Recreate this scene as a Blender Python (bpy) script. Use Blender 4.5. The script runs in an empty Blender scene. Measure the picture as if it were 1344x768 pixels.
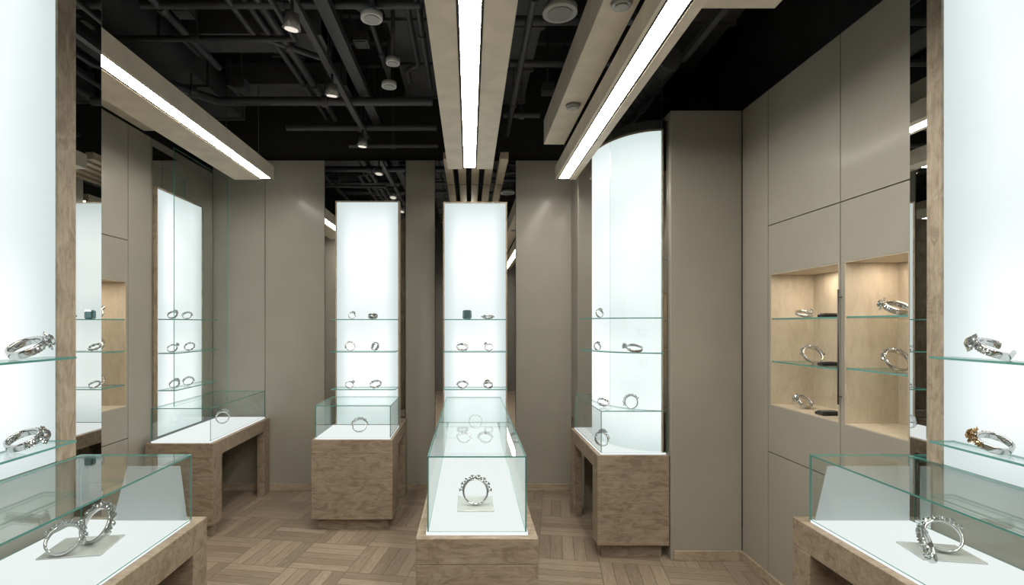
import bpy, bmesh, math, random
from mathutils import Vector, Matrix
random.seed(7)
SC=bpy.context.scene
COL=SC.collection
try:
    SC.view_settings.view_transform='Standard'
    SC.view_settings.look='None'
except Exception: pass

# ------------------------------------------------------------ materials
def newmat(name):
    m=bpy.data.materials.new(name); m.use_nodes=True
    nt=m.node_tree; nt.nodes.clear()
    out=nt.nodes.new('ShaderNodeOutputMaterial')
    return m,nt,out
def N(nt,t,**kw):
    n=nt.nodes.new(t)
    for k,v in kw.items(): setattr(n,k,v)
    return n
def principled(name,col,rough=0.5,metal=0.0,var=0.0,vscale=6.0,bump=0.0,spec=0.5,stretch=(1,1,1),coat=0.0,coatr=0.1):
    m,nt,out=newmat(name)
    b=N(nt,'ShaderNodeBsdfPrincipled')
    b.inputs['Base Color'].default_value=(*col,1)
    b.inputs['Roughness'].default_value=rough
    b.inputs['Metallic'].default_value=metal
    b.inputs['Specular IOR Level'].default_value=spec
    b.inputs['Coat Weight'].default_value=coat; b.inputs['Coat Roughness'].default_value=coatr
    if var>0 or bump>0:
        tc=N(nt,'ShaderNodeTexCoord'); mp=N(nt,'ShaderNodeMapping'); mp.inputs['Scale'].default_value=stretch
        nz=N(nt,'ShaderNodeTexNoise'); nz.inputs['Scale'].default_value=vscale; nz.inputs['Detail'].default_value=5
        nt.links.new(tc.outputs['Object'],mp.inputs[0]); nt.links.new(mp.outputs[0],nz.inputs['Vector'])
        if var>0:
            cr=N(nt,'ShaderNodeValToRGB')
            cr.color_ramp.elements[0].position=0.3; cr.color_ramp.elements[1].position=0.7
            cr.color_ramp.elements[0].color=(*[c*(1-var) for c in col],1)
            cr.color_ramp.elements[1].color=(*[min(1,c*(1+var)) for c in col],1)
            nt.links.new(nz.outputs['Fac'],cr.inputs[0]); nt.links.new(cr.outputs[0],b.inputs['Base Color'])
        if bump>0:
            bp=N(nt,'ShaderNodeBump'); bp.inputs['Strength'].default_value=bump; bp.inputs['Distance'].default_value=0.01
            nt.links.new(nz.outputs['Fac'],bp.inputs['Height']); nt.links.new(bp.outputs[0],b.inputs['Normal'])
    nt.links.new(b.outputs[0],out.inputs[0])
    return m
def emission(name,col,s):
    m,nt,out=newmat(name)
    e=N(nt,'ShaderNodeEmission'); e.inputs[0].default_value=(*col,1); e.inputs[1].default_value=s
    nt.links.new(e.outputs[0],out.inputs[0])
    return m
def lightbox(name,col,lo,hi,axis):
    """backlit diffuser: output drops a little towards the edges of the box, as in a real light box"""
    m,nt,out=newmat(name); L=nt.links.new
    e=N(nt,'ShaderNodeEmission')
    tc=N(nt,'ShaderNodeTexCoord'); sx=N(nt,'ShaderNodeSeparateXYZ'); L(tc.outputs['Generated'],sx.inputs[0])
    def M(op,a,b=None):
        n=N(nt,'ShaderNodeMath',operation=op)
        for i,v in enumerate((a,b)):
            if v is None: continue
            if isinstance(v,(int,float)): n.inputs[i].default_value=v
            else: L(v,n.inputs[i])
        return n.outputs[0]
    def ed(s,w):
        d=M('MINIMUM',s,M('SUBTRACT',1.0,s)); n=N(nt,'ShaderNodeMapRange',interpolation_type='SMOOTHSTEP'); n.inputs[1].default_value=-0.05; n.inputs[2].default_value=w; L(d,n.inputs[0]); return n.outputs[0]
    k=ed(sx.outputs[2],0.13)
    if axis is not None: k=M('MULTIPLY',k,ed(sx.outputs[axis],0.26))
    nz=N(nt,'ShaderNodeTexNoise'); nz.inputs['Scale'].default_value=1.5; nz.inputs['Detail'].default_value=1; L(tc.outputs['Object'],nz.inputs['Vector'])
    mr=N(nt,'ShaderNodeMapRange'); mr.inputs[1].default_value=0.3; mr.inputs[2].default_value=0.6; mr.inputs[3].default_value=0.55; mr.inputs[4].default_value=1.0; L(nz.outputs['Fac'],mr.inputs[0])
    k=M('MULTIPLY',k,mr.outputs[0])
    st=N(nt,'ShaderNodeMapRange'); st.inputs[3].default_value=lo; st.inputs[4].default_value=hi; L(k,st.inputs[0])
    L(st.outputs[0],e.inputs[1])
    mc=N(nt,'ShaderNodeMix',data_type='RGBA'); mc.inputs[6].default_value=(0.82,0.94,0.93,1); mc.inputs[7].default_value=(*col,1); L(k,mc.inputs[0]); L(mc.outputs[2],e.inputs[0])
    L(e.outputs[0],out.inputs[0])
    return m
def thin_glass(name,tint=(0.975,0.992,0.985)):
    m,nt,out=newmat(name)
    t=N(nt,'ShaderNodeBsdfTransparent'); t.inputs[0].default_value=(*tint,1)
    g=N(nt,'ShaderNodeBsdfGlossy'); g.inputs['Roughness'].default_value=0.0; g.inputs[0].default_value=(0.93,0.97,0.96,1)
    lw=N(nt,'ShaderNodeLayerWeight'); lw.inputs[0].default_value=0.5
    p=N(nt,'ShaderNodeMath',operation='POWER'); p.inputs[1].default_value=5.0
    ma=N(nt,'ShaderNodeMath',operation='MULTIPLY_ADD'); ma.inputs[1].default_value=0.75; ma.inputs[2].default_value=0.025
    mx=N(nt,'ShaderNodeMixShader')
    nt.links.new(lw.outputs['Facing'],p.inputs[0]); nt.links.new(p.outputs[0],ma.inputs[0]); nt.links.new(ma.outputs[0],mx.inputs[0])
    nt.links.new(t.outputs[0],mx.inputs[1]); nt.links.new(g.outputs[0],mx.inputs[2]); nt.links.new(mx.outputs[0],out.inputs[0])
    return m
def wood(name,c_dark,c_mid,c_light,axis='Z',rough=0.5,grain=0.45,sc=1.7):
    m,nt,out=newmat(name)
    L=nt.links.new
    b=N(nt,'ShaderNodeBsdfPrincipled'); b.inputs['Roughness'].default_value=rough
    tc=N(nt,'ShaderNodeTexCoord')
    mp=N(nt,'ShaderNodeMapping'); mp.inputs['Scale'].default_value={'Z':(10,10,4.5),'Y':(10,4.5,10),'X':(4.5,10,10)}[axis]
    n1=N(nt,'ShaderNodeTexNoise'); n1.inputs['Scale'].default_value=sc; n1.inputs['Detail'].default_value=9; n1.inputs['Roughness'].default_value=0.72; n1.inputs['Distortion'].default_value=1.1
    mp2=N(nt,'ShaderNodeMapping'); mp2.inputs['Scale'].default_value={'Z':(100,100,7),'Y':(100,7,100),'X':(7,100,100)}[axis]
    n2=N(nt,'ShaderNodeTexNoise'); n2.inputs['Scale'].default_value=1.0; n2.inputs['Detail'].default_value=4; n2.inputs['Distortion'].default_value=0.6
    cr=N(nt,'ShaderNodeValToRGB'); e=cr.color_ramp.elements
    e[0].position=0.40; e[0].color=(*c_dark,1); e[1].position=0.62; e[1].color=(*c_light,1)
    k=e.new(0.49); k.color=(*c_mid,1)
    mx=N(nt,'ShaderNodeMix',data_type='RGBA',blend_type='MULTIPLY'); mx.inputs[0].default_value=grain
    cr2=N(nt,'ShaderNodeValToRGB'); cr2.color_ramp.elements[0].position=0.35; cr2.color_ramp.elements[0].color=(0.66,0.64,0.62,1); cr2.color_ramp.elements[1].position=0.6; cr2.color_ramp.elements[1].color=(1.05,1.05,1.05,1)
    L(tc.outputs['Object'],mp.inputs[0]); L(mp.outputs[0],n1.inputs['Vector']); L(tc.outputs['Object'],mp2.inputs[0]); L(mp2.outputs[0],n2.inputs['Vector'])
    L(n1.outputs['Fac'],cr.inputs[0]); L(n2.outputs['Fac'],cr2.inputs[0]); L(cr.outputs[0],mx.inputs[6]); L(cr2.outputs[0],mx.inputs[7])
    L(mx.outputs[2],b.inputs['Base Color'])
    bp=N(nt,'ShaderNodeBump'); bp.inputs['Strength'].default_value=0.15; bp.inputs['Distance'].default_value=0.005
    L(n2.outputs['Fac'],bp.inputs['Height']); L(bp.outputs[0],b.inputs['Normal']); L(b.outputs[0],out.inputs[0])
    return m
def parquet():
    m,nt,out=newmat('parquet_floor'); L=nt.links.new
    b=N(nt,'ShaderNodeBsdfPrincipled'); b.inputs['Roughness'].default_value=0.33
    tc=N(nt,'ShaderNodeTexCoord'); mp=N(nt,'ShaderNodeMapping'); mp.inputs['Rotation'].default_value=(0,0,math.radians(9))
    L(tc.outputs['Object'],mp.inputs[0]); sx=N(nt,'ShaderNodeSeparateXYZ'); L(mp.outputs[0],sx.inputs[0])
    def M(op,a,bb=None,c=None):
        n=N(nt,'ShaderNodeMath',operation=op)
        for i,v in enumerate((a,bb,c)):
            if v is None: continue
            if isinstance(v,(int,float)): n.inputs[i].default_value=v
            else: L(v,n.inputs[i])
        return n.outputs[0]
    S=0.42; K=5
    u=M('DIVIDE',sx.outputs[0],S); v=M('DIVIDE',sx.outputs[1],S)
    fu=M('FLOOR',u); fv=M('FLOOR',v)
    chk=M('MODULO',M('ABSOLUTE',M('ADD',fu,fv)),2.0); chk=M('GREATER_THAN',chk,0.5)
    inv=M('SUBTRACT',1.0,chk)
    cu=M('FRACT',u); cv=M('FRACT',v)
    a=M('ADD',M('MULTIPLY',cu,chk),M('MULTIPLY',cv,inv))
    l=M('ADD',M('MULTIPLY',cv,chk),M('MULTIPLY',cu,inv))
    ak=M('MULTIPLY',a,float(K)); idx=M('FLOOR',ak); fa=M('FRACT',ak)
    d1=M('MINIMUM',fa,M('SUBTRACT',1.0,fa)); d2=M('MULTIPLY',M('MINIMUM',l,M('SUBTRACT',1.0,l)),float(K))
    j=M('MINIMUM',d1,d2); joint=M('GREATER_THAN',j,0.03)
    cx=N(nt,'ShaderNodeCombineXYZ'); L(fu,cx.inputs[0]); L(fv,cx.inputs[1]); L(idx,cx.inputs[2])
    wn=N(nt,'ShaderNodeTexWhiteNoise'); L(cx.outputs[0],wn.inputs['Vector'])
    cg=N(nt,'ShaderNodeCombineXYZ'); L(M('MULTIPLY',ak,3.5),cg.inputs[0]); L(M('MULTIPLY',l,2.0),cg.inputs[1]); L(M('MULTIPLY',wn.outputs['Value'],40.0),cg.inputs[2])
    nz=N(nt,'ShaderNodeTexNoise'); nz.inputs['Scale'].default_value=1.6; nz.inputs['Detail'].default_value=7; nz.inputs['Distortion'].default_value=1.2; nz.inputs['Roughness'].default_value=0.7
    L(cg.outputs[0],nz.inputs['Vector'])
    f=M('ADD',M('MULTIPLY',wn.outputs['Value'],0.26),M('MULTIPLY',nz.outputs['Fac'],0.82))
    cr=N(nt,'ShaderNodeValToRGB'); e=cr.color_ramp.elements
    e[0].position=0.28; e[0].color=(0.15,0.115,0.084,1); e[1].position=0.80; e[1].color=(0.36,0.292,0.222,1)
    k=e.new(0.53); k.color=(0.238,0.187,0.139,1)
    L(f,cr.inputs[0])
    mx=N(nt,'ShaderNodeMix',data_type='RGBA',blend_type='MIX'); mx.inputs[6].default_value=(0.11,0.085,0.062,1)
    L(joint,mx.inputs[0]); L(cr.outputs[0],mx.inputs[7]); L(mx.outputs[2],b.inputs['Base Color']); L(b.outputs[0],out.inputs[0])
    return m

WALL=principled('taupe_panel',(0.300,0.281,0.238),0.5,var=0.04,vscale=3,coat=0.15,coatr=0.15)
DARKGAP=principled('dark_gap',(0.02,0.02,0.018),0.9)
BLACK=principled('black_ceiling_paint',(0.036,0.037,0.039),0.7,var=0.3,vscale=4)
BLACKMET=principled('black_painted_metal',(0.06,0.062,0.065),0.4)
GREYMET=principled('grey_fixture_metal',(0.30,0.29,0.27),0.35,metal=0.5)
BEIGE=principled('beige_stone_cladding',(0.64,0.565,0.45),0.6,var=0.10,vscale=7)
SLAT=principled('tan_slat_wood',(0.42,0.34,0.24),0.6,var=0.12,vscale=7)
OAK=wood('weathered_oak',(0.20,0.153,0.108),(0.275,0.218,0.157),(0.325,0.265,0.197),'X')
NICHEW=wood('pale_oak_lining',(0.47,0.40,0.305),(0.51,0.44,0.34),(0.54,0.47,0.37),'Z',0.55,0.10)
TRIMW=wood('oak_trim',(0.25,0.20,0.145),(0.34,0.28,0.207),(0.41,0.345,0.262),'Z')
BASEW=wood('baseboard_wood',(0.28,0.22,0.16),(0.35,0.285,0.21),(0.41,0.34,0.255),'X')
FLOOR=parquet()
GLASS=thin_glass('clear_glass')
EDGE=principled('green_glass_edge',(0.09,0.27,0.24),0.15)
MIRROR=principled('mirror',(0.76,0.77,0.75),0.0,metal=1.0)
PC=(0.95,1.0,0.99)
PANELX=lightbox('backlit_diffuser_frontal',PC,0.76,1.16,0)
PANELY=lightbox('backlit_diffuser_side',PC,0.78,1.18,1)
PANELZ=lightbox('backlit_diffuser_curved',PC,0.80,1.14,None)
DECK=emission('lit_white_deck',(0.96,1.0,0.995),0.97)
STRIP=emission('linear_led',(1.0,0.935,0.83),35)
LENS=emission('lamp_lens',(1.0,0.92,0.8),0.9)
SILVER=principled('polished_silver',(0.58,0.58,0.575),0.14,metal=1.0)
GOLD=principled('rose_gold',(0.45,0.30,0.16),0.2,metal=1.0)
GEM=principled('clear_gemstone',(0.62,0.66,0.66),0.03,metal=0.85)
GEMDARK=principled('teal_gemstone',(0.16,0.26,0.28),0.05,metal=0.6)
ACRYL=principled('grey_acrylic',(0.48,0.50,0.50),0.2)
DECKREFL=principled('pale_grey_deck_reflection',(0.46,0.50,0.52),0.35)  # deck reflection painted as a flat colour
BLACKPL=principled('black_plastic',(0.015,0.015,0.016),0.25)
WHITEP=principled('white_plastic',(0.62,0.62,0.6),0.5)
GRILLE=principled('speaker_grille',(0.42,0.42,0.41),0.6)

# ------------------------------------------------------------ helpers
W={}
def link(o,parent=None,loc=(0,0,0)):
    COL.objects.link(o); loc=Vector(loc); W[o.name]=loc.copy()
    if parent is not None:
        o.parent=parent; o.location=loc-W[parent.name]
    else: o.location=loc
    return o
def empty(name,loc,parent=None):
    o=bpy.data.objects.new(name,None); o.empty_display_size=0.1
    return link(o,parent,loc)
def tag(o,label,cat,group=None):
    o['label']=label; o['category']=cat
    if group: o['group']=group
def struct(o): o['kind']='structure'; return o
def addbox(bm,b,c,mi=0):
    x0,x1,y0,y1,z0,z1=b
    vs=[bm.verts.new((x-c[0],y-c[1],z-c[2])) for x in (x0,x1) for y in (y0,y1) for z in (z0,z1)]
    F=[(0,1,3,2),(4,6,7,5),(0,4,5,1),(2,3,7,6),(0,2,6,4),(1,5,7,3)]
    fs=[]
    for f in F:
        fc=bm.faces.new([vs[i] for i in f]); fc.material_index=mi; fs.append(fc)
    return fs
def fin(name,bm,mats,parent,c,bevel=0.0,smooth=False):
    bmesh.ops.recalc_face_normals(bm,faces=bm.faces)
    me=bpy.data.meshes.new(name); bm.to_mesh(me); bm.free()
    for m in (mats if isinstance(mats,(list,tuple)) else [mats]): me.materials.append(m)
    if smooth:
        for p in me.polygons: p.use_smooth=True
    o=bpy.data.objects.new(name,me); link(o,parent,c)
    if bevel>0:
        md=o.modifiers.new('bevel','BEVEL'); md.width=bevel; md.segments=2; md.limit_method='ANGLE'
    return o
def boxes(name,bl,mats,parent=None,bevel=0.0,mis=None):
    xs=[b[0] for b in bl]+[b[1] for b in bl]; ys=[b[2] for b in bl]+[b[3] for b in bl]; zs=[b[4] for b in bl]+[b[5] for b in bl]
    c=((min(xs)+max(xs))/2,(min(ys)+max(ys))/2,min(zs))
    bm=bmesh.new()
    for i,b in enumerate(bl): addbox(bm,b,c,mis[i] if mis else 0)
    return fin(name,bm,mats,parent,c,bevel)
def box(name,b,mat,parent=None,bevel=0.0): return boxes(name,[b],mat,parent,bevel)
def pane(name,b,parent=None):
    x0,x1,y0,y1,z0,z1=b; c=((x0+x1)/2,(y0+y1)/2,z0)
    d=[x1-x0,y1-y0,z1-z0]; ax=d.index(min(d))
    bm=bmesh.new(); fs=addbox(bm,b,c); bm.normal_update()
    for i,f in enumerate(fs): f.material_index=0 if (i//2)==ax else 1
    return fin(name,bm,[GLASS,EDGE],parent,c)
def prism(name,pts,z0,z1,mats,parent=None,capmat=0,sidemat=0):
    cx=sum(p[0] for p in pts)/len(pts); cy=sum(p[1] for p in pts)/len(pts)
    bm=bmesh.new()
    lo=[bm.verts.new((p[0]-cx,p[1]-cy,0)) for p in pts]; hi=[bm.verts.new((p[0]-cx,p[1]-cy,z1-z0)) for p in pts]
    f=bm.faces.new(lo); f.material_index=capmat
    f=bm.faces.new(hi); f.material_index=capmat
    n=len(pts)
    for i in range(n):
        f=bm.faces.new((lo[i],lo[(i+1)%n],hi[(i+1)%n],hi[i])); f.material_index=sidemat
    return fin(name,bm,mats,parent,(cx,cy,z0))
def cyl(name,p0,p1,r,mat,parent=None,seg=16,r2=None):
    p0=Vector(p0); p1=Vector(p1); d=p1-p0
    bm=bmesh.new()
    bmesh.ops.create_cone(bm,cap_ends=True,segments=seg,radius1=r,radius2=r if r2 is None else r2,depth=d.length)
    rot=d.to_track_quat('Z','Y').to_matrix().to_4x4()
    bmesh.ops.transform(bm,matrix=rot,verts=bm.verts)
    o=fin(name,bm,mat,parent,(p0+p1)/2)
    for p in o.data.polygons:
        if len(p.vertices)==4: p.use_smooth=True
    return o
def pipe(name,pts,r,mat,parent=None,ribs=0):
    cu=bpy.data.curves.new(name,'CURVE'); cu.dimensions='3D'; cu.bevel_depth=r; cu.bevel_resolution=4; cu.use_fill_caps=True
    c=Vector(pts[0])
    sp=cu.splines.new('POLY'); sp.points.add(len(pts)-1)
    for i,p in enumerate(pts):
        q=Vector(p)-c; sp.points[i].co=(q.x,q.y,q.z,1)
    cu.materials.append(mat)
    tmp=bpy.data.objects.new(name+'_c',cu); COL.objects.link(tmp)
    dg=bpy.context.evaluated_depsgraph_get(); me=bpy.data.meshes.new_from_object(tmp.evaluated_get(dg))
    bpy.data.objects.remove(tmp); me.name=name
    bm=bmesh.new(); bm.from_mesh(me)
    for i in range(len(pts)-1):
        a=Vector(pts[i]); b=Vector(pts[i+1]); L=(b-a).length
        if L<0.3: continue
        n=max(1,int(L/1.4))
        for k in range(n):
            m=a.lerp(b,(k+0.5)/n)-c
            addbox(bm,(m.x-.005,m.x+.005,m.y-.005,m.y+.005,m.z,ZC-c.z),(0,0,0))
            ret=bmesh.ops.create_cone(bm,cap_ends=True,segments=14,radius1=r*1.35,radius2=r*1.35,depth=0.05)
            rot=(b-a).to_track_quat('Z','Y').to_matrix().to_4x4()
            bmesh.ops.transform(bm,matrix=Matrix.Translation(m)@rot,verts=ret['verts'])
        if ribs:
            nn=int(L/ribs)
            for k in range(nn):
                m=a.lerp(b,(k+0.5)/nn)-c
                ret=bmesh.ops.create_cone(bm,cap_ends=True,segments=20,radius1=r*1.06,radius2=r*1.06,depth=ribs*0.35)
                rot=(b-a).to_track_quat('Z','Y').to_matrix().to_4x4()
                bmesh.ops.transform(bm,matrix=Matrix.Translation(m)@rot,verts=ret['verts'])
    bm.to_mesh(me); bm.free()
    if not me.materials: me.materials.append(mat)
    o=bpy.data.objects.new(name,me); return link(o,parent,c)

# ------------------------------------------------------------ room shell
XR=1.91; XL=-2.55; YB=5.30; YF=-2.6; HT=3.15; HB=3.28; ZC=4.25
struct(box('floor',(XL-0.6,XR+0.6,YF-0.2,YB+0.2,-0.06,0.0),FLOOR))
struct(box('ceiling',(XL-0.6,XR+0.6,YF-0.2,YB+0.2,ZC,ZC+0.06),BLACK))
def sidewall(name,X,sg,tiles):
    bl=[];mi=[]
    g=0.003
    def xb(a,b): return (min(X+sg*a,X+sg*b),max(X+sg*a,X+sg*b))
    for (y0,y1,z0,z1,noshrink) in tiles:
        s=0 if noshrink else g
        a,b=xb(0,0.02); bl.append((a,b,y0+s,y1-s,z0+(s if z0>0 else 0),z1-s)); mi.append(0)
        a,b=xb(0.021,0.035); bl.append((a,b,y0,y1,z0,z1)); mi.append(1)
    return struct(boxes(name,bl,[WALL,DARKGAP],mis=mi))
N1=(2.76,3.385); N2=(2.318,2.718); NZ=(1.14,1.97)
def holed(y0,y1,z0,z1,h,hz,g=0.003):
    return [(y0+g,y1-g,z0+g,hz[0],True),(y0+g,y1-g,hz[1],z1-g,True),(y0+g,h[0],hz[0],hz[1],True),(h[1],y1-g,hz[0],hz[1],True)]
t=[(3.41,3.73,0,HT,False)]
for (a,b),h in (((2.745,3.41),N1),((2.305,2.745),N2)):
    t+=[(a,b,0,0.84,False)]+holed(a,b,0.84,2.28,h,NZ)+[(a,b,2.28,HT,False)]
t+=[(YF,2.305,0,HT,False)]
sidewall('wall_right',XR,1,t)
struct(box('wall_right_outer',(XR+0.30,XR+0.4,YF-0.1,YB+0.1,0,ZC),BLACK))
NL=(3.30,3.965); NLZ=(1.04,1.97)
t=[(2.30,3.28,0,HT,False),(3.28,3.985,0,0.80,False)]+holed(3.28,3.985,0.80,2.28,NL,NLZ)+[(3.28,3.985,2.28,HT,False),(3.985,4.27,0,HT,False),(4.27,YB,0,HT,False)]
sidewall('wall_left',XL,-1,t)
struct(box('wall_left_outer',(XL-0.4,XL-0.30,YF-0.1,YB+0.1,0,ZC),BLACK))
struct(box('wall_left_front',(XL+0.002,-1.70,YF,2.45,0,HT),WALL))
bl=[];mi=[]
for a,b in ((XL,-2.03),(-2.03,-1.436),(-0.635,-0.34),(0.46,1.02),(1.02,XR)):
    bl.append((a+0.003,b-0.003,YB,YB+0.03,0,HB)); mi.append(0)
bl.append((XL-0.3,XR+0.3,YB+0.035,YB+0.06,0,HB)); mi.append(1)
bl.append((XL-0.4,XR+0.4,YB+0.065,YB+0.09,0,ZC)); mi.append(1)
struct(boxes('wall_back',bl,[WALL,DARKGAP],mis=mi))
struct(box('wall_front',(XL-0.4,XR+0.4,YF-0.06,YF,0,ZC),principled('dark_taupe',(0.14,0.13,0.115),0.6)))
struct(box('wall_column',(1.41,XR-0.001,3.735,YB-0.01,0,HT),WALL,bevel=0.004))
BH=0.07
struct(box('baseboard_back',(XL+0.02,0.99,YB-0.018,YB-0.001,0,BH),BASEW,bevel=0.003))
struct(box('baseboard_column',(1.43,XR-0.02,3.715,3.733,0,BH),BASEW,bevel=0.003))
struct(box('baseboard_right',(XR-0.018,XR-0.001,2.42,3.733,0,BH),BASEW,bevel=0.003))
struct(box('baseboard_left',(XL+0.001,XL+0.018,2.46,4.09,0,BH),BASEW,bevel=0.003))

def mirror(name,b,label):
    o=box(name,b,MIRROR); tag(o,label,'mirror'); return o
mirror('wall_mirror',(-1.433,-0.638,YB-0.004,YB+0.02,0.075,HB-0.002),'tall frameless wall mirror behind a backlit display tower')
mirror('wall_mirror',(-0.337,0.457,YB-0.004,YB+0.02,0.075,HB-0.002),'tall frameless wall mirror behind a backlit display tower')
mirror('wall_mirror',(XL+0.001,XL+0.008,4.28,YB-0.02,0.74,3.08),'tall mirror sheet on side wall behind backlit panel')
mirror('wall_mirror',(-1.699,-1.688,2.275,2.447,0.0,HT),'narrow full-height mirror strip beside oak post')
mirror('wall_mirror',(XR-0.010,XR-0.001,2.197,2.300,0.0,HT),'narrow full-height mirror strip beside oak post')

# ------------------------------------------------------------ display furniture
def table(x0,x1,y0,y1,h,label,kick=True,slab=0.15,fascia=0.11):
    root=empty('display_table',((x0+x1)/2,(y0+y1)/2,0)); tag(root,label,'display table')
    box('end_panel',(x0,x1,y0,y0+slab,0.095 if kick else 0.0,h-fascia-0.001),OAK,root,0.003)
    box('table_top',(x0,x1,y0,y1,h-fascia,h),OAK,root,0.003)
    if kick: box('toe_kick',(x0+0.04,x1-0.04,y0+0.05,y0+slab-0.01,0,0.094),OAK,root)
    lw=0.07
    for xa in (x0,x1-lw):
        box('leg',(xa,xa+lw,y1-0.14,y1,0,h-fascia-0.001),OAK,root,0.003)
    return root
def hood(root,x0,x1,y0,y1,z0,z1,t=0.006):
    hd=empty('glass_hood',((x0+x1)/2,(y0+y1)/2,z0),root)
    pane('glass_top',(x0,x1,y0,y1,z1-t,z1),hd)
    pane('glass_side',(x0,x0+t,y0+t,y1-t,z0,z1-t-0.0005),hd)
    pane('glass_side',(x1-t,x1,y0+t,y1-t,z0,z1-t-0.0005),hd)
    pane('glass_end',(x0,x1,y0,y0+t,z0,z1-t-0.0005),hd)
    pane('glass_end',(x0,x1,y1-t,y1,z0,z1-t-0.0005),hd)
    return hd
def deck(root,x0,x1,y0,y1,z):
    return box('lit_deck',(x0,x1,y0,y1,z,z+0.012),DECK,root)
A=table(-2.50,-1.975,4.11,5.275,0.73,'weathered oak display table with glass hood against the side wall')
deck(A,-2.47,-2.01,4.14,5.24,0.7305); hood(A,-2.47,-2.01,4.14,5.24,0.743,1.00)
B=table(-1.26,-0.612,4.25,5.24,0.73,'weathered oak display cabinet with low glass hood before lit tower',slab=0.35)
deck(B,-1.235,-0.635,4.275,4.82,0.7305); hood(B,-1.235,-0.632,4.275,4.82,0.743,1.00)
C=table(-0.225,0.29,2.24,5.05,0.75,'long weathered oak display table with glass hood in the aisle',slab=0.30)
deck(C,-0.185,0.25,2.275,4.82,0.7505); hood(C,-0.180,0.245,2.28,4.15,0.763,1.087)
F=table(0.90,1.405,3.745,4.74,0.73,'weathered oak display table under a curved backlit column')
deck(F,0.93,1.39,3.77,4.71,0.7305)
def near_table(x0,x1,y0,y1,h,label):
    root=empty('display_table',((x0+x1)/2,(y0+y1)/2,0)); tag(root,label,'display table')
    box('end_panel',(x0,x1,y1-0.12,y1,0,h-0.121),OAK,root,0.003)
    box('end_panel',(x0,x1,y0,y0+0.12,0,h-0.121),OAK,root,0.003)
    box('table_top',(x0,x1,y0,y1,h-0.12,h),OAK,root,0.003)
    return root
def reflection_panel(root,pts,y):  # pale panel added to imitate the deck mirrored in the end glass
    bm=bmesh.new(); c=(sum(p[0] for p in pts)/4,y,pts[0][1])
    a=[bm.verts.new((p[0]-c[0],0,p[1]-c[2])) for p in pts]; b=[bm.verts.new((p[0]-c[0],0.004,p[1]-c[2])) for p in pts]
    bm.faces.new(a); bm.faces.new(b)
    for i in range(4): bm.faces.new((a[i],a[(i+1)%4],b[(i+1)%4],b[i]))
    o=fin('deck_reflection_panel',bm,DECKREFL,root,c); o['label']='pale grey slanted panel added to imitate the deck reflection'; return o
D=near_table(1.43,XR-0.02,0.75,2.36,0.80,'weathered oak display table with glass hood by the niche wall')
deck(D,1.465,1.885,0.80,2.29,0.8005); hood(D,1.462,1.888,0.78,2.293,0.813,1.092)
reflection_panel(D,[(1.475,0.8135),(1.878,0.8135),(1.878,1.045),(1.53,1.045)],2.275)
E=near_table(-1.675,-1.16,0.75,2.36,0.80,'weathered oak display table with glass hood by the mirrored wall')
deck(E,-1.665,-1.20,0.80,2.29,0.8005); hood(E,-1.668,-1.193,0.78,2.293,0.813,1.092)
reflection_panel(E,[(-1.52,0.8135),(-1.205,0.8135),(-1.235,1.045),(-1.46,1.045)],2.275)

def tower(xc,w,y,z0,z1,shelves,label):
    root=empty('display_tower',(xc,y+0.05,z0)); tag(root,label,'display tower')
    x0,x1=xc-w/2,xc+w/2
    boxes('frame',[(x0-0.012,x0,y-0.004,y+0.09,z0,z1+0.012),(x1,x1+0.012,y-0.004,y+0.09,z0,z1+0.012),(x0,x1,y-0.004,y+0.09,z1,z1+0.012),(x0,x1,y+0.03,y+0.09,z0,z1)],TRIMW,root)
    box('diffuser',(x0+0.001,x1-0.001,y,y+0.028,z0,z1-0.001),PANELX,root)
    for z in shelves:
        pane('glass_shelf',(x0-0.002,x1+0.002,y-0.20,y-0.005,z-0.008,z),root)
    return root
tower(-0.925,0.556,4.84,0.7435,2.76,(1.697,1.415,1.086),'tall backlit white display tower with glass shelves')
tower(0.052,0.556,4.84,0.7635,2.75,(1.697,1.415,1.086),'tall backlit white display tower with glass shelves')
def sidepanel(X,sg,y0,y1,z0,z1,shelves,sd,label,post=None,sy=None):
    root=empty('backlit_wall_panel',(X,(y0+y1)/2,z0)); tag(root,label,'light panel')
    a,b=sorted((X,X+sg*0.02)); box('diffuser',(a,b,y0+0.002,y1-0.002,z0,z1-0.002),PANELY,root)
    a,b=sorted((X,X+sg*0.028)); pw=0.012
    bl=[(a,b,y0-pw,y0,z0,z1),(a,b,y0,y1,z1,z1+pw),(a,b,y1,y1+(post or pw),z0,z1)]
    boxes('frame',bl,TRIMW,root)
    c,d=sorted((X+sg*0.03,X+sg*sd))
    for z in shelves: pane('glass_shelf',(c,d,(sy or (y0,y1))[0],(sy or (y0,y1))[1],z-0.008,z),root)
    return root
sidepanel(XL+0.010,1,4.30,5.02,0.7435,2.75,(1.695,1.42,1.12),0.17,'backlit white wall panel with glass shelves and thin oak frame')
sidepanel(XR-0.001,-1,1.10,2.125,1.093,3.12,(1.526,1.20),0.125,'near backlit white wall panel with oak post',post=0.068,sy=(1.2,2.07))
sidepanel(-1.699,1,1.10,2.165,1.093,3.12,(1.524,1.197),0.16,'near backlit white wall panel with oak post',post=0.10,sy=(1.2,2.09))

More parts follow.
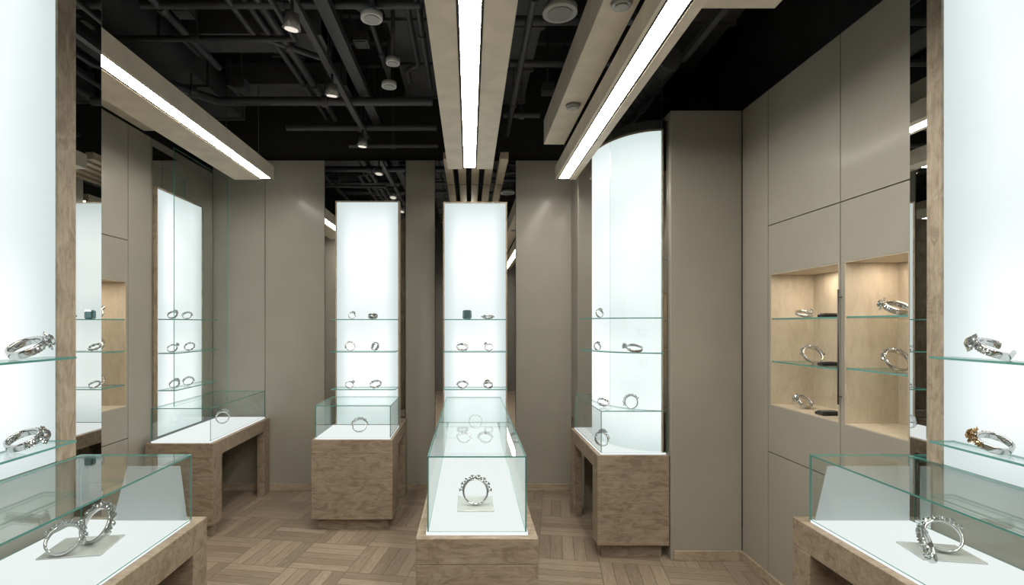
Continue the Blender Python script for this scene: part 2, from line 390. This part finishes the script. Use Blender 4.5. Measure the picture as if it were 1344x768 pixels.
# curved alcove F
def ell(a,b,t): return (1.38-a*math.cos(t),4.35-b*math.sin(t))
TS=[math.radians(i*90/40) for i in range(41)]
inner=[ell(0.352,0.522,t) for t in TS]; mid=[ell(0.38,0.55,t) for t in TS]
z0=0.7435
struct(prism('wall_alcove',[(1.028,5.29)]+inner+[(1.405,3.828),(1.405,5.29)],z0,3.12,[principled('alcove_dark',(0.05,0.048,0.042),0.5)]))
struct(box('wall_alcove_base',(1.028,1.405,4.76,5.29,0,z0-0.001),WALL))
root=empty('curved_light_column',(1.2,4.1,z0)); tag(root,'curved backlit white column panel with glass shelves','light panel')
prism('diffuser',mid+inner[::-1],z0,3.03,[PANELZ],root)
prism('frame',[ell(0.383,0.553,t) for t in TS]+[ell(0.35,0.52,t) for t in TS][::-1],3.031,3.045,[TRIMW],root)
box('end_trim',(1.366,1.374,3.775,3.798,z0,3.03),TRIMW,root)
o=box('edge_mirror',(1.3745,1.4085,3.776,3.80,z0,3.09),principled('smoked_mirror',(0.42,0.40,0.37),0.03,metal=1.0),root); o['label']='thin dark mirror edge strip'
for z,a,b in ((1.70,0.48,0.58),(1.45,0.48,0.58)):
    prism('glass_shelf',[ell(a,b,t) for t in TS]+[ell(0.383,0.553,t) for t in TS][::-1],z-0.008,z,[GLASS,EDGE],root,0,1)
mirror('wall_mirror',(1.016,1.0275,4.42,4.96,z0,3.12),'narrow mirror strip beside curved backlit column')
struct(box('wall_alcove_panel',(1.012,1.0275,4.97,5.295,z0,3.12),WALL))
hd=empty('glass_hood',(1.15,4.2,0.743),F)
prism('glass_top',[(0.93,3.765),(1.365,3.765),(1.365,3.78)]+[ell(0.386,0.556,t) for t in TS[:-2]][::-1]+[(0.99,4.70),(0.93,4.70)],1.034,1.04,[GLASS,EDGE],hd,0,1)
pane('glass_side',(0.93,0.936,3.772,4.694,0.743,1.0335),hd)
pane('glass_end',(0.93,1.40,3.765,3.771,0.743,1.0335),hd)
pane('glass_end',(0.937,1.01,4.694,4.70,0.743,1.0335),hd)
gp=pane('glass_screen',(0.995,1.36,3.766,3.772,1.0405,3.45)); tag(gp,'tall clear glass screen standing at the curved column','glass screen')
gp=pane('glass_screen',(-2.34,-2.334,4.22,5.15,1.0005,3.05)); tag(gp,'tall clear glass screen before a backlit wall panel','glass screen')

# ------------------------------------------------------------ wall niches
def niche(X,sg,yr,zr,shelves,label,lamp_e):
    root=empty('display_niche',(X+sg*0.14,(yr[0]+yr[1])/2,zr[0])); tag(root,label,'wall niche')
    a,b=sorted((X+sg*0.002,X+sg*0.28)); t=0.006
    y0,y1=yr; z0,z1=zr; k,l=sorted((X+sg*0.272,X+sg*0.28))
    boxes('niche_lining',[(a,b,y0+.0005,y0+t,z0,z1),(a,b,y1-t,y1-.0005,z0,z1),(a,b,y0+t,y1-t,z0+.0005,z0+t),(a,b,y0+t,y1-t,z1-t,z1-.0005),(k,l,y0+t,y1-t,z0+t,z1-t)],NICHEW,root)
    c,d=sorted((X+sg*0.006,X+sg*0.26))
    for z in shelves: pane('glass_shelf',(c,d,y0+t+.001,y1-t-.001,z-0.008,z),root)
    ld=bpy.data.lights.new('niche_lamp','AREA'); ld.shape='RECTANGLE'; ld.size=0.05; ld.size_y=(y1-y0)*0.55; ld.energy=lamp_e; ld.color=(1.0,0.87,0.70)
    lo=bpy.data.objects.new('niche_lamp',ld); link(lo,root,(X+sg*0.17,(y0+y1)/2,z1-t-0.004))
    return root
niche(XR,1,N1,NZ,(1.69,1.42),'wood-lined lit wall niche with two glass shelves',1.7)
niche(XR,1,N2,NZ,(1.692,1.43),'narrower wood-lined lit wall niche with glass shelves',1.15)
niche(XL,-1,NL,NLZ,(1.69,1.455,1.205),'wood-lined lit wall niche with three glass shelves',1.7)
def handle(x,y,z0,z1,sg):
    r=empty('pull_handle',(x,y,z0)); tag(r,'slim dark vertical pull handle on a taupe wall panel','door handle')
    cyl('grip',(x-sg*0.018,y,z0),(x-sg*0.018,y,z1),0.0045,BLACKMET,r)
    for z in (z0+0.04,z1-0.04): cyl('standoff',(x-sg*0.0005,y,z),(x-sg*0.018,y,z),0.003,BLACKMET,r,8)
handle(XR,2.735,1.24,1.83,1)

# ------------------------------------------------------------ ceiling elements
def linear_light(x0,x1,sx0,sx1,ye,zb,label,ystart=-2.0,th=0.12):
    root=empty('linear_pendant_light',((x0+x1)/2,(ystart+ye)/2,zb)); tag(root,label,'pendant light')
    g=0.012
    bl=[(sx0-g,sx1+g,ystart,ye,zb+0.05,zb+th)]
    y=ye; segs=[]
    while y>ystart+0.01:
        ya=max(ystart,y-1.2); segs.append((ya+0.002,y)); y=ya
    for ya,yb_ in segs:
        bl.append((x0,sx0-g,ya,yb_,zb,zb+th)); bl.append((sx1+g,x1,ya,yb_,zb,zb+th))
    boxes('housing',bl,BEIGE,root)
    boxes('recess_lining',[(sx0-g+.0005,sx0,ystart+.01,ye-.001,zb+0.003,zb+0.049),(sx1,sx1+g-.0005,ystart+.01,ye-.001,zb+0.003,zb+0.049)],DARKGAP,root)
    box('diffuser',(sx0+.001,sx1-.001,ystart+.01,ye-.03,zb+0.004,zb+0.045),STRIP,root)
    for y in (0.8,2.6,ye-0.25):
        for x in (x0+0.04,x1-0.04):
            cyl('suspension_cable',(x,y,zb+th),(x,y,ZC),0.003,BLACKMET,root,6)
    return root
linear_light(-0.18,0.195,-0.043,0.049,4.46,2.95,'wide beige suspended beam with central linear light strip')
linear_light(-2.11,-1.755,-1.86,-1.775,4.79,2.95,'beige suspended beam with offset linear light strip')
linear_light(0.77,0.955,0.80,0.89,4.79,2.95,'slim beige suspended beam with linear light strip')
def beam(b,label,m=None):
    o=box('ceiling_beam',b,m or BEIGE,None,0.004); tag(o,label,'ceiling beam'); return o
beam((0.60,0.765,-2.0,4.30,3.10,3.30),'beige clad ceiling beam with recessed downlights')
beam((-2.54,-2.38,2.5,4.16,3.16,3.30),'short beige clad ceiling beam above the side wall')
beam((-2.33,-2.25,2.5,4.16,3.16,3.30),'thin beige ceiling slat above the side wall')
beam((1.06,1.46,2.20,2.55,3.16,3.28),'beige cross panel of the ceiling')
for i,(a,b) in enumerate(((-0.22,-0.15),(-0.10,-0.03),(0.02,0.09),(0.14,0.21),(0.26,0.33))):
    o=beam((a,b,4.48,5.285,3.04,3.10),'tan wood ceiling slat at the end of the aisle',SLAT); o['group']='tan ceiling slats'
def downlight(x,y,z,r):
    root=empty('downlight',(x,y,z)); tag(root,'small round grey downlight on a beige beam','downlight')
    cyl('trim_ring',(x,y,z-0.02),(x,y,z-0.0005),r*0.85,GREYMET,root,24,r)
    cyl('lens',(x,y,z-0.026),(x,y,z-0.0205),r*0.6,GRILLE,root,20)
for y in (2.40,3.52): downlight(0.685,y,3.10,0.05)
def hung(name,b,label,cat):
    x0,x1,y0,y1,z0,z1=b; bl=[b]; y=y0+0.5
    while y<y1:
        bl.append((x0+.005,x0+.015,y,y+.01,z1,ZC)); bl.append((x1-.015,x1-.005,y,y+.01,z1,ZC)); y+=1.3
    o=boxes(name,bl,BLACKMET); tag(o,label,cat); return o
hung('lighting_track',(-0.99,-0.95,-2,5.1,3.42,3.46),'long black lighting track under the ceiling','lighting track')
hung('cable_tray',(-0.90,-0.82,-2,5.15,3.52,3.58),'black metal cable tray under the ceiling','cable tray')
hung('cable_tray',(1.12,1.30,-2,5.15,3.62,3.68),'black metal cable tray under the ceiling','cable tray')
def spot(x,y,z,tgt,e=55,size=80,group='spotlights on the black track'):
    root=empty('track_or_fill_spot',(x,y,z)); tag(root,'round grey track or added fill spotlight aimed downward','spotlight')
    root['group']=group
    d=(Vector(tgt)-Vector((x,y,z))).normalized(); c=Vector((x,y,z-0.11))
    cyl('bracket',(x,y,z-0.0005),(x,y,z-0.09),0.010,BLACKMET,root,8)
    cyl('housing',c-d*0.04,c+d*0.04,0.034,GREYMET,root,24,0.05)
    cyl('lens',c+d*0.0405,c+d*0.045,0.036,LENS,root,24)
    ld=bpy.data.lights.new('spot_lamp','SPOT'); ld.energy=e; ld.color=(1.0,0.94,0.85); ld.spot_size=math.radians(size); ld.spot_blend=0.9; ld.shadow_soft_size=0.05
    lo=bpy.data.objects.new('spot_lamp',ld); link(lo,root,c+d*0.06); lo.rotation_euler=d.to_track_quat('-Z','Y').to_euler()
spot(-0.97,2.92,3.42,(-1.5,3.5,0),60,100); spot(-0.97,3.77,3.42,(-1.3,4.5,0),60,100); spot(-0.97,4.85,3.42,(-1.2,5.1,1.0),8); spot(-0.97,1.2,3.42,(-1.0,2.0,0),70,100)  # last spot here is out of view, added as fill
spot(-0.97,-0.4,3.42,(-0.6,0.4,0.0),75,100)  # unseen fill spot added behind the camera
hung('lighting_track',(1.42,1.46,-2,3.6,3.42,3.46),'long black lighting track under the ceiling','lighting track')
spot(1.44,1.2,3.42,(1.2,2.2,0),75,100); spot(1.44,-0.4,3.42,(0.9,0.8,0.0),75,100)  # both spots unseen, added to brighten the room
for (x,y,r) in ((0.655,3.86,0.125),(-0.72,3.93,0.08),(-0.76,5.05,0.07),(-0.66,4.6,0.06)):
    z=3.48
    x*= (z-1.65)/2.25; y*=(z-1.65)/2.25; r*=(z-1.65)/2.25
    root=empty('ceiling_speaker',(x,y,z)); tag(root,'round pale ceiling speaker with ring rim','ceiling speaker')
    cyl('rim',(x,y,z),(x,y,z+0.035),r,WHITEP,root,32); cyl('grille',(x,y,z-0.006),(x,y,z-0.0005),r*0.72,GRILLE,root,32)
    cyl('stem',(x,y,z+0.0355),(x,y,ZC),0.015,BLACKMET,root,8)
DUCT=principled('black_duct',(0.085,0.087,0.09),0.42,var=0.25,vscale=3)
def duct(b,hang=True):
    x0,x1,y0,y1,z0,z1=b; bl=[b]; L=max(x1-x0,y1-y0); n=int(L/0.6)
    for i in range(n+1):
        if y1-y0>x1-x0:
            y=y0+ (y1-y0-0.03)*i/max(1,n); bl.append((x0-.02,x1+.02,y,y+.03,z0-.02,z1+.02))
            if i%2 and hang: bl.append((x0+.01,x0+.03,y,y+.02,z1+.02,ZC)); bl.append((x1-.03,x1-.01,y,y+.02,z1+.02,ZC))
        else:
            x=x0+(x1-x0-0.03)*i/max(1,n); bl.append((x,x+.03,y0-.02,y1+.02,z0-.02,z1+.02))
    o=boxes('air_duct',bl,DUCT); tag(o,'black painted rectangular air duct with flanges','air duct')
for b in ((-1.62,-1.22,-2,5.1,3.90,4.12),(-0.60,-0.28,-2,5.15,3.85,4.08),(0.26,0.52,-2,5.15,3.80,4.05),(1.56,1.88,-2,5.1,3.8,4.08),(-2.5,-2.16,3.0,5.1,3.62,3.85)): duct(b)
duct((-2.04,-1.03,3.72,3.98,3.68,3.858),False)
duct((-2.04,-1.03,2.75,2.95,3.70,3.858),False)
duct((-2.04,-1.03,4.50,4.75,3.68,3.858),False)
def rduct(pts,r):
    o=pipe('round_air_duct',pts,r,DUCT,None,0.12); tag(o,'black ribbed round air duct','air duct')
rduct([(1.40,3.70,3.50),(1.40,5.15,3.50)],0.08)
def pp(pts,r):
    o=pipe('ceiling_pipe',pts,r,BLACKMET); tag(o,'black painted service pipe under the ceiling','pipe')
pp([(-2.3,4.0,3.47),(-2.05,4.35,3.47),(-0.3,4.35,3.47)],0.035)
pp([(-1.68,4.9,3.46),(-0.3,4.9,3.46)],0.03)
pp([(-1.15,5.1,3.36),(-0.3,5.1,3.36)],0.022)
pp([(-2.4,3.45,3.5),(-1.13,3.45,3.5),(-1.13,-1,3.5)],0.02)
pp([(-2.4,3.1,3.76),(-1.9,3.1,3.76)],0.04)
pp([(-2.0,3.25,3.60),(-0.3,3.25,3.60)],0.025)
pp([(-2.0,2.5,3.66),(-0.25,2.5,3.66)],0.025)
pp([(-2.0,2.1,3.74),(-0.25,2.1,3.74)],0.03)
pp([(-0.22,-2,3.55),(-0.22,4.45,3.55)],0.035)
pp([(-0.32,-2,3.62),(-0.32,4.45,3.62)],0.02)
pp([(-0.40,-2,3.7),(-0.40,4.2,3.7),(-0.50,4.3,3.7),(-0.50,4.5,3.7)],0.022)
pp([(-0.72,-2,3.68),(-0.72,3.4,3.68),(-0.66,3.5,3.68),(-0.66,4.5,3.68)],0.018)
pp([(-1.9,-2,3.6),(-1.9,4.05,3.6)],0.025)
pp([(-1.75,-2,3.5),(-1.75,2.2,3.5)],0.03)
pp([(-1.28,-2,3.62),(-1.28,5.1,3.62)],0.03)
pp([(-1.36,-2,3.62),(-1.36,5.1,3.62)],0.02)
pp([(0.3,4.7,3.5),(0.62,4.7,3.5)],0.03)
pp([(0.3,3.9,3.56),(1.5,3.9,3.56)],0.025)
pp([(0.25,3.42,3.60),(1.36,3.42,3.60)],0.03)
pp([(0.25,2.7,3.60),(1.36,2.7,3.60)],0.02)
pp([(0.36,-2,3.46),(0.36,5.1,3.46)],0.022)
pp([(0.98,-2,3.70),(0.98,3.8,3.70)],0.02)
pp([(-1.45,-2,3.60),(-1.45,3.6,3.60),(-1.08,3.9,3.60),(-1.08,5.1,3.60)],0.022)
for (x,y,z) in ((-0.76,3.75,3.62),(-1.80,4.2,3.5),(0.66,4.5,3.6),(-1.80,3.35,3.6),(-0.76,2.75,3.6)):
    o=boxes('junction_box',[(x-.05,x+.05,y-.06,y+.06,z,z+.07),(x-.01,x+.01,y-.01,y+.01,z+.07,ZC),(x-.035,x+.035,y-.045,y+.045,z-.006,z)],BLACKMET); tag(o,'small black junction box hung under the ceiling','junction box')
y=2.2
while y<5.2:
    o=box('ceiling_joist',(XL-0.29,XR+0.29,y,y+0.06,4.15,4.249),DUCT); tag(o,'black steel joist spanning the ceiling','joist','ceiling joists'); y+=0.42

# ------------------------------------------------------------ rings
def diamond(bm,M,r,seg=10,mi=0):
    t=[bm.verts.new(M@Vector((r*0.58*math.cos(2*math.pi*i/seg),r*0.58*math.sin(2*math.pi*i/seg),r*0.36))) for i in range(seg)]
    g=[bm.verts.new(M@Vector((r*math.cos(2*math.pi*(i+.5)/seg),r*math.sin(2*math.pi*(i+.5)/seg),0))) for i in range(seg)]
    p=bm.verts.new(M@Vector((0,0,-r*0.8)))
    f=[bm.faces.new(t)]
    for i in range(seg):
        j=(i+1)%seg
        f+= [bm.faces.new((t[i],g[i],t[j])),bm.faces.new((g[i],g[j],t[j])),bm.faces.new((g[i],p,g[j]))]
    for q in f: q.material_index=mi
def Mh(theta,rad,y=0.0):
    pos=Vector((math.cos(theta)*rad,y,0.5+math.sin(theta)*rad))
    return Matrix.Translation(pos)@Matrix.Rotation(math.pi/2-theta,4,'Y')
def band_mesh(name,mat,thick,width,head=1.0,twist=0,seg=72):
    bm=bmesh.new()
    strands=(0,math.pi) if twist else (0,)
    for ph in strands:
        rings=[]
        for i in range(seg):
            th=2*math.pi*i/seg; s=1+(head-1)*max(0,math.sin(th))**2
            tw=twist*th+ph; ry=(0.06*math.sin(tw) if twist else 0); rr=0.5-thick+(0.025*math.cos(tw) if twist else 0)
            vs=[]
            for k in range(12):
                a=2*math.pi*k/12
                ca,sa=math.cos(a),math.sin(a)
                R=rr+thick*math.copysign(abs(ca)**0.7,ca)*0.9; y=ry+width*0.5*s*math.copysign(abs(sa)**0.7,sa)
                vs.append(bm.verts.new((R*math.cos(th),y,0.5+R*math.sin(th))))
            rings.append(vs)
        for i in range(seg):
            a,b=rings[i],rings[(i+1)%seg]
            for k in range(12): bm.faces.new((a[k],a[(k+1)%12],b[(k+1)%12],b[k]))
    bmesh.ops.recalc_face_normals(bm,faces=bm.faces)
    me=bpy.data.meshes.new(name); bm.to_mesh(me); bm.free(); me.materials.append(mat)
    for p in me.polygons: p.use_smooth=True
    return me
def prong(bm,M,x,y,z0,z1,r,xt=None,yt=None):
    xt=x if xt is None else xt; yt=y if yt is None else yt
    lo=[bm.verts.new(M@Vector((x+r*math.cos(a),y+r*math.sin(a),z0))) for a in [i*math.pi/3 for i in range(6)]]
    hi=[bm.verts.new(M@Vector((xt+r*math.cos(a),yt+r*math.sin(a),z1))) for a in [i*math.pi/3 for i in range(6)]]
    bm.faces.new(lo); bm.faces.new(hi)
    for i in range(6): bm.faces.new((lo[i],lo[(i+1)%6],hi[(i+1)%6],hi[i]))
def bead(bm,M,r):
    bmesh.ops.create_icosphere(bm,subdivisions=1,radius=r,matrix=M)
def tomesh(name,bm,mat,smooth=False):
    bmesh.ops.recalc_face_normals(bm,faces=bm.faces)
    me=bpy.data.meshes.new(name); bm.to_mesh(me); bm.free(); me.materials.append(mat)
    for p in me.polygons: p.use_smooth=smooth
    return me
KINDS={}
def build_kinds():
    BR=principled('brown_gemstone',(0.42,0.27,0.13),0.05,metal=0.8)
    for metal,stone,suf in ((SILVER,GEM,''),(SILVER,BR,'_gold')):
        head=metal if not suf else GOLD
        M=Mh(math.pi/2,0.5)
        bm=bmesh.new(); g=bmesh.new()
        for i in range(10):
            a=2*math.pi*i/10; T=M@Matrix.Translation((0.24*math.cos(a),0.24*math.sin(a),0.07)); diamond(g,T,0.08,8); prong(bm,M,0.08*math.cos(a),0.08*math.sin(a),-0.03,0.07,0.02,0.27*math.cos(a),0.27*math.sin(a))
        diamond(g,M@Matrix.Translation((0,0,0.16)),0.20,12)
        for s in (-1,1):
            for k in range(1,5):
                th=math.pi/2+s*(0.36+0.19*k); T=Mh(th,0.515); diamond(g,T,0.075,8)
                for yy in (-0.085,0.085): bead(bm,T@Matrix.Translation((0.04,yy,0.01)),0.028)
        KINDS['cluster'+suf]=[('band',band_mesh('band',metal,0.05,0.26,1.0)),('setting',tomesh('setting',bm,head)),('stone_cluster',tomesh('stone_cluster',g,stone))]
    metal=SILVER; M=Mh(math.pi/2,0.5)
    bm=bmesh.new()
    for a in [math.pi/4+i*math.pi/2 for i in range(4)]:
        prong(bm,M,0.06*math.cos(a),0.06*math.sin(a),-0.04,0.22,0.024,0.19*math.cos(a),0.19*math.sin(a))
    for i in range(24):
        a=2*math.pi*i/24; bead(bm,M@Matrix.Translation((0.14*math.cos(a),0.14*math.sin(a),0.09)),0.024)
    g=bmesh.new(); diamond(g,M@Matrix.Translation((0,0,0.19)),0.21,12)
    for s in (-1,1):
        for k in range(4): diamond(g,Mh(math.pi/2+s*(0.40+0.15*k),0.50),0.055,8)
    KINDS['solitaire']=[('band',band_mesh('band',metal,0.05,0.19,0.9)),('setting',tomesh('setting',bm,metal)),('gemstone',tomesh('gemstone',g,GEM))]
    bm=bmesh.new(); g=bmesh.new()
    for i in range(15):
        th=math.radians(6+12*i); T=Mh(th,0.50); big=(i%2==0); h=0.08 if big else 0.04
        diamond(g,T@Matrix.Translation((0,0,h+0.02)),0.075 if big else 0.06,8)
        prong(bm,T,0.0,0.04,-0.03,h,0.016); prong(bm,T,0.0,-0.04,-0.03,h,0.016)
        bead(bm,T@Matrix.Translation((0.05,0.0,0.0)),0.032); bead(bm,T@Matrix.Translation((0.0,-0.085,0.0)),0.032); bead(bm,T@Matrix.Translation((0.0,0.085,0.0)),0.032)
    KINDS['tiara']=[('band',band_mesh('band',metal,0.042,0.17,1.0)),('setting',tomesh('setting',bm,metal)),('stone_row',tomesh('stone_row',g,GEM))]
    bm=bmesh.new(); g=bmesh.new()
    for i in range(9):
        th=math.radians(42+12*i); T=Mh(th,0.50); diamond(g,T@Matrix.Translation((0,0,0.02)),0.07,8)
        bead(bm,T@Matrix.Translation((0.05,0.07,0)),0.024); bead(bm,T@Matrix.Translation((0.05,-0.07,0)),0.024)
    KINDS['twist']=[('band',band_mesh('band',metal,0.04,0.11,1.0,twist=4)),('setting',tomesh('setting',bm,metal)),('stone_row',tomesh('stone_row',g,GEM))]
    bm=bmesh.new(); g=bmesh.new()
    for i in range(11):
        th=math.radians(25+13*i)
        for yy in (-0.11,0,0.11):
            T=Mh(th,0.495)@Matrix.Translation((0,yy,0.015)); diamond(g,T,0.055,8)
            bead(bm,T@Matrix.Translation((0.055,0.055,0)),0.024)
    KINDS['wide']=[('band',band_mesh('band',metal,0.034,0.36,1.1)),('setting',tomesh('setting',bm,metal)),('stone_rows',tomesh('stone_rows',g,GEM))]
build_kinds()
LAB={'solitaire':'silver solitaire ring with raised clear stone','cluster':'silver ring with halo stone cluster','tiara':'silver tiara ring crowned with stones','twist':'twisted silver band with small stones','wide':'wide silver band with stone rows'}
def ring(kind,x,y,z,size,yaw=0,tilt=-55,roll=35,where='on glass shelf',group=None):
    R=Matrix.Rotation(math.radians(yaw),4,'Z')@Matrix.Rotation(math.radians(tilt),4,'X')@Matrix.Translation((0,0,0.5))@Matrix.Rotation(math.radians(roll),4,'Y')@Matrix.Translation((0,0,-0.5))
    R=Matrix.Scale(size,4)@R
    pts=[R@v.co for _,me in KINDS[kind] for v in me.vertices]
    mn=min(p.z for p in pts); cx=(min(p.x for p in pts)+max(p.x for p in pts))/2; cy=(min(p.y for p in pts)+max(p.y for p in pts))/2
    root=bpy.data.objects.new('ring',None); root.empty_display_size=0.03; COL.objects.link(root)
    root.matrix_world=Matrix.Translation((x-cx,y-cy,z-mn+0.0004))@R
    base=kind.replace('_gold','')
    lab=LAB[base] if 'gold' not in kind else 'silver ring with brown-gold stone cluster'
    tag(root,lab+' '+where,'ring',group)
    for nm,me in KINDS[kind]:
        o=bpy.data.objects.new(nm,me); COL.objects.link(o); o.parent=root
    return root
g='rings on the glass tower shelves'
SH=(1.697,1.415,1.086)
ring('cluster',-1.036,4.72,SH[0],0.062,20,-20,30,group=g); ring('wide',-0.853,4.72,SH[0],0.085,10,-72,20,group=g)
ring('tiara',-1.056,4.72,SH[1],0.085,25,-25,-20,group=g); ring('wide',-0.833,4.72,SH[1],0.078,-40,-20,-20,group=g)
ring('solitaire',-1.056,4.72,SH[2],0.075,20,-40,50,group=g); ring('twist',-0.83,4.72,SH[2],0.105,-10,-60,20,group=g)
ring('tiara',-0.925,4.50,0.743,0.125,0,-35,0,where='under glass hood')
ring('tiara',0.163,4.72,SH[0],0.095,0,-75,0,group=g)
ring('twist',-0.06,4.72,SH[1],0.105,10,-60,30,group=g); ring('solitaire',0.17,4.72,SH[1],0.078,-10,-40,-40,group=g)
ring('tiara',-0.06,4.72,SH[2],0.09,0,-55,0,group=g); ring('cluster',0.165,4.72,SH[2],0.085,0,-60,-10,group=g)
ring('wide',0.053,4.55,0.763,0.115,0,-15,0,where='on lit deck')
ring('tiara',-0.04,4.02,0.763,0.10,0,-55,0,where='under glass hood'); ring('tiara',0.12,4.02,0.763,0.10,10,-55,0,where='under glass hood')
bm=bmesh.new(); addbox(bm,(-0.04,0.04,-0.03,0.03,0,0.08),(0,0,0))
bmesh.ops.bevel(bm,geom=list(bm.edges),offset=0.012,segments=1,affect='EDGES')
gb=fin('gemstone_block',bm,GEMDARK,None,(-0.02,4.72,SH[0]+0.0005)); tag(gb,'small faceted teal gemstone block on a glass shelf','gemstone')
for k,yy,z,s,r in (('cluster',4.40,1.695,0.075,30),('tiara',4.62,1.695,0.075,0),('solitaire',4.40,1.42,0.08,40),('twist',4.66,1.42,0.085,20),('cluster',4.43,1.12,0.08,20),('tiara',4.64,1.12,0.085,0)):
    ring(k,-2.445,yy,z,s,10,-40,r,group='rings on the side panel shelves')
ring('cluster',-2.25,4.88,0.743,0.12,20,-25,20,where='under glass hood')
for k,z in (('solitaire',1.69),('cluster',1.455),('twist',1.205)): ring(k,-2.67,3.83,z,0.09,20,-35,30,where='on niche shelf',group='rings in the wall niches')
gn='rings in the wall niches'
ring('solitaire',2.03,3.22,1.69,0.095,0,-68,60,where='on niche shelf',group=gn); ring('tiara',2.02,3.14,1.42,0.115,0,-35,0,where='on niche shelf',group=gn)
ring('cluster',2.0,3.20,1.146,0.095,20,-45,-50,where='on niche floor',group=gn)
ring('cluster',2.01,2.52,1.692,0.108,0,-60,-50,where='on niche shelf',group=gn); ring('tiara',2.02,2.52,1.43,0.115,0,-35,0,where='on niche shelf',group=gn)
ring('solitaire',1.165,3.80,1.45,0.115,0,-66,-60,where='on curved glass shelf'); ring('cluster',0.985,4.10,1.45,0.06,20,-20,20,where='on curved glass shelf')
ring('cluster',0.99,4.05,1.70,0.065,20,-20,20,where='on curved glass shelf')
ring('tiara',1.165,3.85,1.04,0.10,-35,-8,-30,where='standing on glass hood'); ring('twist',1.00,3.98,1.04,0.09,10,-60,30,where='on glass hood')
ring('cluster',0.99,3.98,0.743,0.11,10,-25,20,where='under glass hood')
ring('cluster',1.838,1.88,1.526,0.112,8,-60,-50,where='on near glass shelf'); ring('cluster_gold',1.838,1.88,1.20,0.106,-8,-64,-40,where='on near glass shelf')
ring('cluster',-1.60,1.94,1.524,0.12,-8,-60,45,where='on near glass shelf'); ring('cluster',-1.60,1.93,1.197,0.112,-10,-64,60,where='on near glass shelf')
def pad(x,y,z,w,d,yaw,h0=0.006,h1=0.006):
    bm=bmesh.new(); vs=[bm.verts.new(p) for p in ((-w/2,-d/2,0),(w/2,-d/2,0),(w/2,d/2,0),(-w/2,d/2,0),(-w/2,-d/2,h0),(w/2,-d/2,h0),(w/2,d/2,h1),(-w/2,d/2,h1))]
    for f in ((0,1,2,3),(4,5,6,7),(0,1,5,4),(1,2,6,5),(2,3,7,6),(3,0,4,7)): bm.faces.new([vs[i] for i in f])
    o=fin('ring_pad',bm,ACRYL,None,(x,y,z+0.0005),bevel=0.0015); o.rotation_euler.z=math.radians(yaw); tag(o,'small pale grey acrylic ring pad on the lit deck','display pad'); return o
pad(0.03,2.63,0.763,0.175,0.22,0)
ring('tiara',0.03,2.61,0.7698,0.128,0,-14,0,where='on grey pad under glass')
pad(-1.45,2.00,0.813,0.21,0.19,10)
ring('tiara',-1.475,1.945,0.8198,0.12,15,-45,20,where='on grey pad under glass'); ring('tiara',-1.42,2.045,0.8198,0.14,-20,-30,20,where='on grey pad under glass')
pad(1.72,1.95,0.813,0.20,0.16,-10)
ring('tiara',1.61,1.88,0.813,0.115,45,-20,-30,where='under glass on lit deck'); ring('tiara',1.735,1.96,0.8198,0.12,-25,-30,-30,where='on grey pad under glass')
def tray(x,y,z,w=0.09,d=0.055):
    r=empty('price_holder',(x,y,z)); tag(r,'small glossy black price holder beside a ring','price holder','price holders in the wall niches')
    box('base',(x-w/2,x+w/2,y-d/2,y+d/2,z+0.0005,z+0.016),BLACKPL,r,0.003)
    box('card',(x-w/2+.008,x+w/2-.008,y-d/2+.008,y+d/2-.008,z+0.0165,z+0.023),BLACKMET,r,0.002)
tray(2.0,2.97,1.69); tray(2.0,2.97,1.42); tray(2.0,2.97,1.146,0.11,0.07)

# ------------------------------------------------------------ lighting
w=bpy.data.worlds.new('world'); SC.world=w; w.use_nodes=True
bg=w.node_tree.nodes.get('Background'); bg.inputs[0].default_value=(0.75,0.85,0.9,1); bg.inputs[1].default_value=0.1

# ------------------------------------------------------------ camera
cd=bpy.data.cameras.new('camera'); cam=bpy.data.objects.new('camera',cd); COL.objects.link(cam)
cam.location=(0,0,1.65); cam.rotation_euler=(math.radians(90),0,0)
cd.sensor_width=36; cd.lens=18.75; cd.shift_x=(672-616)/1344; cd.shift_y=(426-384)/1344; cd.clip_start=0.05
SC.camera=cam
